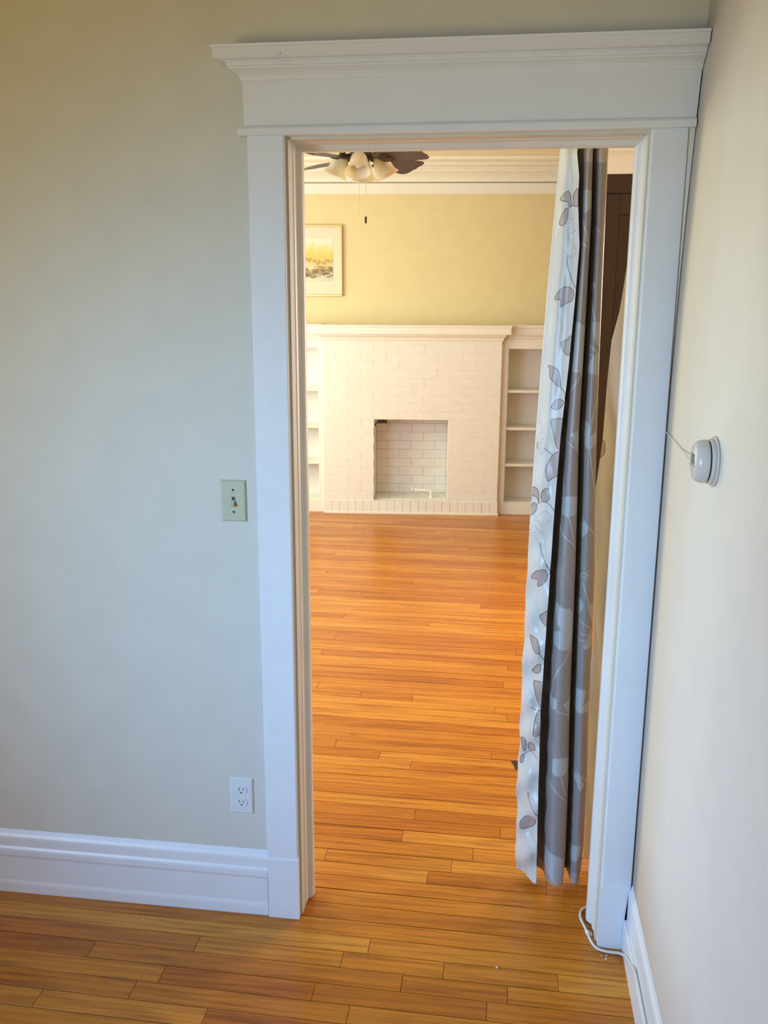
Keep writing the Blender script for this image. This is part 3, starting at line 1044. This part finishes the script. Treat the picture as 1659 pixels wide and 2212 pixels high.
for (x, y, z0, z1, fob) in ((-0.485, 2.712, 2.485, 2.213, False), (-0.450, 2.708, 2.485, 2.208, True)):
    bm = bmesh.new()
    add_tube(bm, [(x - HX, y - HY, fz(z0)), (x - HX, y - HY, fz(z1))], 0.0010, 6)
    c = obj('pull_chain', bm, MAT['brass'], fan)
    if fob:
        bm = bmesh.new()
        add_lathe(bm, [(0, 0), (0.004, -0.001), (0.0062, -0.006), (0.0064, -0.030), (0.0045, -0.036), (0, -0.037)], 12, Matrix.Translation((x - HX, y - HY, fz(z1))))
        obj('fob', bm, MAT['iron'], c, True)

# ================================================================ CURTAIN
PRINT = [
('AL','543,2077 661,2063 697,2049 707,2039 616,2038 532,2050 291,2053 194,2059 300,2069'),
('AL','943,2081 1019,2067 993,2038 815,2039 795,2055 792,2067'),
('AL','560,2033 551,2015 478,1997 315,1990 216,1998 296,2016 418,2031'),
('AS','990,2036 707,2039 560,2033'),
('AD','697,2006 816,2008'),
('AD','552,1979 647,1980'),
('AD','608,1967 687,1970 767,1973 848,1976'),
('AD','589,1959 647,1954 688,1948 757,1942 841,1936 874,1929 906,1922 865,1917 810,1912 769,1907 695,1911 621,1914 547,1918 500,1925'),
('AD','205,1981 207,1974 209,1967 196,1961 198,1954'),
('AS','620,1916 617,1894 715,1871 870,1845 977,1829'),
('AL','287,1799 295,1810 401,1822 579,1832 763,1832 923,1822 931,1806 881,1795 701,1790 537,1780 493,1783 485,1798'),
('AL','993,1705 816,1692 649,1686 701,1670 838,1656 996,1654 1063,1684'),
('AL','243,1622 416,1620 655,1608 775,1567 550,1575 350,1590 306,1612'),
('AS','775,1567 982,1550 997,1534'),
('AL','974,1527 804,1533 644,1529 495,1509 680,1503 884,1511'),
('AL','581,1476 1143,1477 1200,1414 977,1394 846,1406 689,1438 581,1457'),
('AD','51,1471 132,1464 212,1457 218,1449 222,1442 211,1435'),
('AD','282,1417 410,1408 414,1400 418,1391 374,1385 345,1379 301,1373 221,1377 157,1381 169,1390 181,1400 224,1408'),
('AS','85,1405 76,1389'),
('AS','370,1393 561,1385 737,1376'),
('AL','737,1376 979,1389 1100,1369 1108,1328 848,1313 601,1302 491,1335 575,1355'),
('AL','-4,1274 154,1275 270,1264 298,1237 181,1249 -59,1251'),
('AL','643,1281 487,1277 396,1266 406,1245 600,1241 738,1251 713,1269'),
('AL','109,1230 224,1222 196,1206 23,1191 -26,1198 0,1221'),
('AS','207,1224 330,1236 616,1241 826,1233 990,1220'),
('AD','296,1190 357,1198 420,1205 530,1210 625,1214 721,1213 817,1212 851,1205 869,1199 807,1190 730,1181 620,1175 509,1169 428,1174 331,1178'),
('AD','385,1153 482,1151 563,1149 628,1144 694,1139 760,1134 714,1126 684,1117 655,1109 573,1113 475,1117 378,1121 311,1128 245,1135 227,1144'),
('AD','79,1160 65,1150 35,1139 117,1134'),
('AD','183,1194 216,1187 234,1181 362,1181'),
('AD','254,1163 320,1158'),
('AS','491,1117 529,1098 731,1068 965,1043'),
('AL','196,1006 194,1016 352,1033 609,1042 820,1041 889,1026 845,1010 541,988 475,991 472,1008'),
('AS','782,1058 998,1041 890,1024'),
('AL','1116,929 725,905 677,895 831,880 1102,872 1158,905'),
('AL','252,832 557,830 696,815 755,787 463,791 340,807'),
('AS','720,788 1000,768'),
('AL','849,754 678,748 493,722 633,718 839,730'),
('AL','586,693 1162,699 1191,621 996,615 813,633 646,664'),
('AS','462,610 767,602'),
('AL','1035,607 782,590 639,524 1071,543'),
('AL','22,489 185,496 288,487 298,456 162,452'),
('AL','576,495 717,489 767,469 470,460 411,478'),
('AL','238,441 218,417 92,408 93,429'),
('AS','238,441 506,457 732,456 887,449'),
('AS','515,327 587,298 789,274 1011,258'),
('AL','152,212 404,238 700,249 892,244 868,222 552,197 193,188'),
('BL','-200,2072 261,2077 969,2071 981,2047 807,2031 335,2020 -200,2021'),
('BS','65,2019 429,1972 1000,1917'),
('BS','156,1947 618,1932'),
('BL','-200,1749 -66,1747 462,1738 1143,1719 1176,1675 942,1619 450,1607 -83,1618 -200,1656 228,1671 -200,1680 -200,1710'),
('BS','941,1625 546,1585 139,1550 19,1521 -64,1484'),
('BS','797,1614 1006,1585'),
('BL','38,1454 57,1418 -19,1415 -42,1454'),
('BS','108,1420 593,1402 1030,1380'),
('BL','365,1440 1105,1448 1157,1384 670,1404 523,1428'),
('BS','-19,1415 59,1330 230,1267'),
('BL','123,1254 274,1262 601,1265 987,1255 974,1232 756,1210 134,1209 104,1244'),
('BS','465,1208 682,1158 827,1119'),
('BS','20,1182 327,1149 789,1121 991,1101'),
('BD','369,1102 444,1094 537,1086 518,1077 518,1067 426,1060 335,1054'),
('BD','227,1053 318,1047 426,1042 516,1033 587,1024 515,1016 461,1008 320,1011 196,1015 196,1024 213,1033 210,1043'),
('BL','128,946 387,937 715,932 884,918 1064,949 1067,894 915,822 613,806 266,813 32,827 64,850 401,869 232,889'),
('BS','864,817 625,779 373,744 204,704 201,672'),
('BS','830,811 972,780'),
('BL','57,697 120,682 150,652 361,651 357,619 98,618 -28,660'),
('BL','601,637 1090,652 1119,568 906,585 696,625'),
('BS','388,616 770,601 1000,582'),
('BL','322,457 580,464 879,461 1011,454 973,436 754,409 312,408'),
('BS','591,405 681,370 777,339'),
('BS','205,378 547,342 1000,300'),
('BL','20,147 592,132 844,117 1022,123 973,71 710,25 326,58 5,89'),
('BS','326,58 676,25 895,61'),
('CL','-1,1995 223,1985 154,1964 -6,1964'),
('CS','222,1983 759,1963'),
('CL','-56,1843 221,1847 372,1838 247,1826 4,1830'),
('CS','121,1805 475,1742'),
('CL','330,1740 1051,1733 1020,1670 496,1692'),
('CS','131,1682 685,1661 463,1651 160,1658'),
('CL','906,1661 930,1601 109,1608 162,1621 435,1648'),
('CS','873,1549 546,1475 489,1438'),
('CL','-150,1477 282,1473 470,1457 488,1433 821,1448 823,1414 507,1397 211,1406 159,1429'),
('CS','484,1398 644,1331 837,1274'),
('CS','100,1206 497,1175 887,1148'),
('CL','38,1180 321,1187 513,1165 220,1141 45,1153'),
('CD','74,1086 159,1080 221,1073 306,1067 322,1059 339,1051'),
('CS','353,1040 500,1032 364,1022 217,1030 353,1040'),
('CD','120,1050 94,1043 68,1036 64,1028 38,1020 163,1012 267,1004 335,1010 425,1016 516,1023 607,1029 567,1035 529,1042'),
('CS','333,1006 617,944'),
('CL','-147,951 157,961 379,938 63,903 -97,922'),
('CL','573,942 911,937 896,884 682,912'),
('CS','39,898 779,867 622,850 -22,859'),
('CS','-12,838 236,832 508,835'),
('CL','707,852 904,865 895,812 414,810'),
('CL','-182,676 612,679 557,640 236,620 -149,655'),
('CL','15,629 352,630 1004,638 955,608 -198,609'),
('CS','40,444 493,401 946,372'),
('CL','-200,408 281,407 511,395 688,369 488,350 290,381 -200,381'),
('CL','30,152 432,163 674,162 669,134 400,105 5,115'),
('DL','-154,1410 -16,1406 129,1397 200,1367 82,1355 -71,1357'),
]
EDGE = {
'AL':[(0.028, 0.401), (0.094, 0.399), (0.241, 0.396), (0.4, 0.393), (0.479, 0.397), (0.571, 0.395), (0.797, 0.396), (1.014, 0.397), (1.223, 0.4), (1.425, 0.405), (1.62, 0.412), (1.808, 0.419), (2.002, 0.428), (2.174, 0.436)],
'AR':[(0.031, 0.462), (0.14, 0.46), (0.361, 0.455), (0.604, 0.451), (0.824, 0.455), (1.035, 0.459), (1.239, 0.463), (1.436, 0.47), (1.625, 0.482), (1.808, 0.49), (1.938, 0.494), (2.054, 0.484), (2.111, 0.484), (2.165, 0.476)],
'BL':[(0.003, 0.49), (0.125, 0.481), (0.348, 0.477), (0.594, 0.476), (0.815, 0.475), (1.028, 0.476), (1.234, 0.48), (1.432, 0.483), (1.624, 0.488), (1.808, 0.494), (1.94, 0.497), (2.056, 0.496), (2.168, 0.493)],
'BR':[(0.03, 0.547), (0.151, 0.549), (0.371, 0.546), (0.612, 0.538), (0.83, 0.535), (1.04, 0.532), (1.242, 0.527), (1.438, 0.521), (1.626, 0.522), (1.808, 0.523), (1.996, 0.523), (2.164, 0.518)],
'CL':[(0.023, 0.565), (0.132, 0.56), (0.354, 0.556), (0.599, 0.551), (0.819, 0.546), (1.031, 0.541), (1.236, 0.536), (1.433, 0.529), (1.624, 0.53), (1.808, 0.531), (1.998, 0.53), (2.168, 0.523)],
'CR':[(0.018, 0.598), (0.136, 0.605), (0.358, 0.603), (0.602, 0.595), (0.822, 0.594), (1.033, 0.587), (1.237, 0.578), (1.434, 0.572), (1.625, 0.567), (1.809, 0.564), (1.998, 0.561), (2.167, 0.559)],
'DL':[(0.138, 0.619), (0.554, 0.605), (0.783, 0.606), (1.003, 0.599), (1.13, 0.592), (1.261, 0.587), (1.42, 0.599), (1.54, 0.602), (1.688, 0.608), (1.77, 0.624), (1.921, 0.639), (2.18, 0.671)],
}



def edge(n, z):
    t = EDGE[n]
    return np.interp(z, [q[0] for q in t], [q[1] for q in t])


ZB, ZT, DZ = 0.030, 2.262, 0.00135
NZR = int((ZT - ZB) / DZ)
zz = np.linspace(ZB, ZT, NZR)


def seg_dist(px, py, x0, y0, x1, y1):
    dx, dy = x1 - x0, y1 - y0
    L = max(dx * dx + dy * dy, 1e-12)
    t = np.clip(((px - x0) * dx + (py - y0) * dy) / L, 0, 1)
    return np.hypot(px - x0 - t * dx, py - y0 - t * dy)


def section_colors(sec, avals, ground, leafc, linec, dotc, stemc):
    na = len(avals)
    colr = np.zeros((NZR, na, 3)); colr[:] = ground
    xl = edge(sec + 'L', zz); xr = edge(sec + 'R', zz) if sec != 'D' else xl + 0.06
    wid = (xr - xl)
    if sec in 'BC':
        colr[zz < 0.068] *= 1.3
        colr[zz > 2.145] *= 1.45
    AX = avals[None, :] * wid[:, None]                  # metres across
    ZZ = np.repeat(zz[:, None], na, 1)
    for key, s in PRINT:
        if key[0] != sec: continue
        kind = key[1]
        pts = [tuple(float(v) / 1000 for v in q.split(',')) for q in s.split()]
        P = [(a * float(np.interp(z, zz, wid)), z) for a, z in pts]
        if kind in 'LS' and len(P) > 2:
            closed = kind == 'L'
            Q = []
            n = len(P)
            rng = range(n) if closed else range(n - 1)
            for i in rng:
                if closed: a, b, c, d = (P[(i - 1) % n], P[i], P[(i + 1) % n], P[(i + 2) % n])
                else: a, b, c, d = (P[max(i - 1, 0)], P[i], P[i + 1], P[min(i + 2, n - 1)])
                for k in range(4):
                    t = k / 4
                    Q.append(tuple(0.5 * ((2 * b[j]) + (c[j] - a[j]) * t * .8 + (2 * a[j] - 5 * b[j] + 4 * c[j] - d[j]) * t * t * .8 + (3 * b[j] - a[j] - 3 * c[j] + d[j]) * t ** 3 * .8 + 2 * .2 * (c[j] - b[j]) * t) for j in (0, 1)))
            if not closed: Q.append(P[-1])
        else:
            Q = P
        zlo, zhi = min(q[1] for q in Q) - 0.004, max(q[1] for q in Q) + 0.004
        i0, i1 = np.searchsorted(zz, zlo), np.searchsorted(zz, zhi)
        if i1 <= i0: continue
        X = AX[i0:i1]; Z = ZZ[i0:i1]; Cc = colr[i0:i1]
        if kind == 'L':
            ins = np.zeros(X.shape, bool); n = len(Q)
            for i in range(n):
                (xa, za), (xb, zb_) = Q[i], Q[(i + 1) % n]
                if za == zb_: continue
                hit = ((za > Z) != (zb_ > Z)) & (X < (xb - xa) * (Z - za) / (zb_ - za) + xa)
                ins ^= hit
            stripe = 1 + 0.10 * np.sin(X * 900) * np.sin(Z * 31 + X * 40)
            Cc[ins] = (np.array(leafc)[None, :] * stripe[ins][:, None])
        if kind in 'LS':
            rngs = list(zip(Q, Q[1:] + ([Q[0]] if kind == 'L' else [])))
            if linec is not None or kind == 'S':
                d = np.full(X.shape, 9.0)
                for (a, b) in rngs: d = np.minimum(d, seg_dist(X, Z, a[0], a[1], b[0], b[1]))
                lc = linec if kind == 'L' else stemc
                w_ = np.clip((0.00155 - d) / 0.0011, 0, 1)[..., None]
                if lc is not None: Cc[:] = Cc * (1 - w_) + np.array(lc) * w_
        if kind == 'D':
            d = np.full(X.shape, 9.0)
            for a in Q: d = np.minimum(d, np.hypot(X - a[0], Z - a[1]))
            w_ = np.clip((0.0017 - d) / 0.001, 0, 1)[..., None]
            Cc[:] = Cc * (1 - w_) + np.array(dotc) * w_
    return colr


GREY = (0.285, 0.245, 0.220); PALE = (0.56, 0.545, 0.475)
LEAFD = (0.375, 0.31, 0.265); LEAFL = (0.42, 0.43, 0.41)
LINE = (0.085, 0.065, 0.060); DOT = (0.10, 0.11, 0.15); SILV = (0.52, 0.50, 0.47)


def cloth_mesh(name, cols, parent):
    """cols: list of (x array, y array, colour array (NZR,3))"""
    n = len(cols)
    co = np.zeros((NZR, n, 3)); cl = np.ones((NZR, n, 4))
    for i, (x, y, c) in enumerate(cols):
        co[:, i, 0] = x; co[:, i, 1] = y; co[:, i, 2] = zz; cl[:, i, :3] = c
    me = bpy.data.meshes.new(name)
    nv = NZR * n
    me.vertices.add(nv)
    me.vertices.foreach_set('co', co.reshape(-1))
    ii = np.arange(NZR - 1)[:, None] * n + np.arange(n - 1)[None, :]
    ii = ii.reshape(-1)
    q = np.stack([ii, ii + 1, ii + n + 1, ii + n], 1).reshape(-1).astype(np.int32)
    nf = len(ii)
    me.loops.add(nf * 4); me.loops.foreach_set('vertex_index', q)
    me.polygons.add(nf)
    me.polygons.foreach_set('loop_start', np.arange(nf, dtype=np.int32) * 4)
    me.polygons.foreach_set('use_smooth', np.ones(nf, bool))
    me.update(calc_edges=True)
    at = me.color_attributes.new('print', 'FLOAT_COLOR', 'POINT')
    at.data.foreach_set('color', cl.reshape(-1).astype(np.float32))
    return link(name, me, MAT['satin'], parent)


def satin():
    k = NT('printed_satin', 0.36, 0.55)
    at = k.n('ShaderNodeAttribute', attribute_name='print', attribute_type='GEOMETRY')
    v = k.coord('Position', (1, 1, 0.03))
    n = k.noise(v, 900, 2)
    c = k.mix(at.outputs['Color'], k.ramp(n, [(0.35, (0.88, 0.88, 0.88)), (0.65, (1, 1, 1))]), 0.6, 'MULTIPLY')
    k.color(c)
    k.b.inputs['Sheen Weight'].default_value = 0.25
    k.b.inputs['Sheen Roughness'].default_value = 0.4
    k.bump(n, 0.06, 0.0004)
    return k.m


MAT['satin'] = satin()
one = np.ones(NZR)
cols = []
# A: the turned back leading edge, reverse of the cloth showing
na = 56
av = np.linspace(1, 0, na)
ca = section_colors('A', av, PALE, LEAFD, LINE, DOT, LINE)
xl_, xr_ = edge('AL', zz), edge('AR', zz)
low = np.clip((1.45 - zz) / 0.9, 0, 1)
wob = 0.0016 * np.sin(zz * 31 + 1.0) + 0.0012 * np.sin(zz * 57)
for i, a in enumerate(av):
    x = xl_ + (xr_ - xl_) * a + (wob * low if a < 0.5 else 0)
    y = 0.287 - 0.058 * a - 0.006 * math.sin(PI * a)
    y = y + (0.2 + low * 1.7) * (0.0050 * np.sin(zz * 27 + a * 3.4) * math.sin(PI * a * 0.9 + .2) + 0.0035 * np.sin(zz * 47 - a * 4.2 + 1.3) + 0.0012 * np.sin(zz * 113 + a * 9) * a)
    y = y + 0.004 * np.sin(a * 8.5 + zz * 0.8) * np.clip((zz - 0.9) / 0.8, 0, 1)
    cols.append((x, y, ca[:, i]))
# turn at the outer edge, then the layer behind running right
G3 = np.array(GREY)[None, :] * np.ones((NZR, 1)); P3 = np.array(PALE)[None, :] * np.ones((NZR, 1))
bx0 = edge('BL', zz)
for j, (t, dy, c) in enumerate(((0.0, 0.295, P3), (0.01, 0.301, G3), (0.06, 0.306, G3), (0.3, 0.312, G3), (0.6, 0.315, G3), (0.85, 0.310, G3))):
    cols.append((xl_ + wob * low + (bx0 - 0.004 - xl_) * t - (0.0012 if j == 0 else 0), one * dy, c))


def fold(sec, n, ya, yb, depth, skew, leafc):
    a_ = np.linspace(0, 1, n)
    cc = section_colors(sec, a_, GREY, leafc, None, SILV, SILV)
    L_, R_ = edge(sec + 'L', zz), edge(sec + 'R', zz)
    for i, a in enumerate(a_):
        s = math.sin(PI * a ** skew) ** 0.8 if 0 < a < 1 else 0.0
        # flatter front, steep sides
        x = L_ + (R_ - L_) * (a - 0.06 * math.sin(2 * PI * a))
        y = ya + (yb - ya) * a - depth * s ** 0.7 + 0.002 * np.sin(zz * 5 + a * 5) + 0.0022 * math.sin(a * 11.0)
        cols.append((x, y, cc[:, i]))


fold('B', 48, 0.288, 0.262, 0.056, 0.85, LEAFL)
br_, cl_ = edge('BR', zz), edge('CL', zz)
for t, dy in ((-0.8, 0.285), (-0.6, 0.305), (-0.2, 0.318), (0.4, 0.318), (0.8, 0.305)):
    cols.append((br_ + (cl_ - br_) * 0.5 + t * 0.006, one * dy, G3))
fold('C', 40, 0.286, 0.280, 0.046, 0.95, LEAFL)
cr_ = edge('CR', zz)
for dx, dy in ((-0.0015, 0.292), (-0.006, 0.303), (-0.014, 0.312), (-0.028, 0.318)):
    cols.append((cr_ + dx, one * dy, G3))
cur = empty('curtain', (0.5, 0.25, ZB))
tag(cur, 'grey satin curtain printed with leaves, gathered at the right of the doorway', 'curtain')
pn = cloth_mesh('fabric_panel', cols, None)
pn.parent = cur
pn.matrix_parent_inverse = cur.matrix_world.inverted() if False else Matrix.Translation((-0.5, -0.25, -ZB))

# second panel bunched behind the right jamb
cols = []
dl = edge('DL', zz)
far_r = 0.80
av = np.linspace(0, 1, 40)
cd_ = section_colors('D', np.linspace(0, 1, 40), (0.86, 0.85, 0.72), (0.55, 0.48, 0.40), LINE, DOT, LINE)
for dx, dy in ((0.050, 0.40), (0.015, 0.395), (0.003, 0.385)):
    cols.append((dl + dx, one * dy, G3))
for i, a in enumerate(av):
    x = dl + 0.06 * a
    y = 0.370 + 0.05 * a * a * np.clip((1.5 - zz) / 0.8, 0, 1) + 0.012 * np.sin(zz * 6 + a * 2.2) * a + 0.007 * np.sin(zz * 13 + a * 4)
    cols.append((x, y, cd_[:, i]))
for dx, dy in ((0.075, 0.345), (0.095, 0.375), (0.115, 0.350), (0.135, 0.378), (0.15, 0.350)):
    cols.append((dl + dx, one * dy, np.array((0.60, 0.58, 0.48))[None, :] * np.ones((NZR, 1))))
cur2 = empty('curtain', (0.68, 0.36, ZB))
tag(cur2, 'pale reverse side of a second curtain panel bunched behind the right jamb', 'curtain')
pn = cloth_mesh('fabric_panel', cols, None)
pn.parent = cur2
pn.matrix_parent_inverse = Matrix.Translation((-0.68, -0.36, -ZB))
# rod above the doorway on the far side
rod = empty('curtain_rod', (0.3, 0.30, 2.275))
tag(rod, 'thin brown curtain rod over the doorway on the far side', 'curtain rod')
obj('rod', add_tube(bmesh.new(), [(-0.75, 0, 0), (0.58, 0, 0)], 0.010, 12), MAT['iron'], rod, True)
for x in (-0.60, 0.52):
    bm = bmesh.new()
    add_tube(bm, [(x, -0.167, 0), (x, -0.012, 0)], 0.005, 8)
    add_box(bm, (x - 0.012, -0.168, -0.03), (x + 0.012, -0.163, 0.03), 0.001)
    obj('bracket', bm, MAT['iron'], rod)
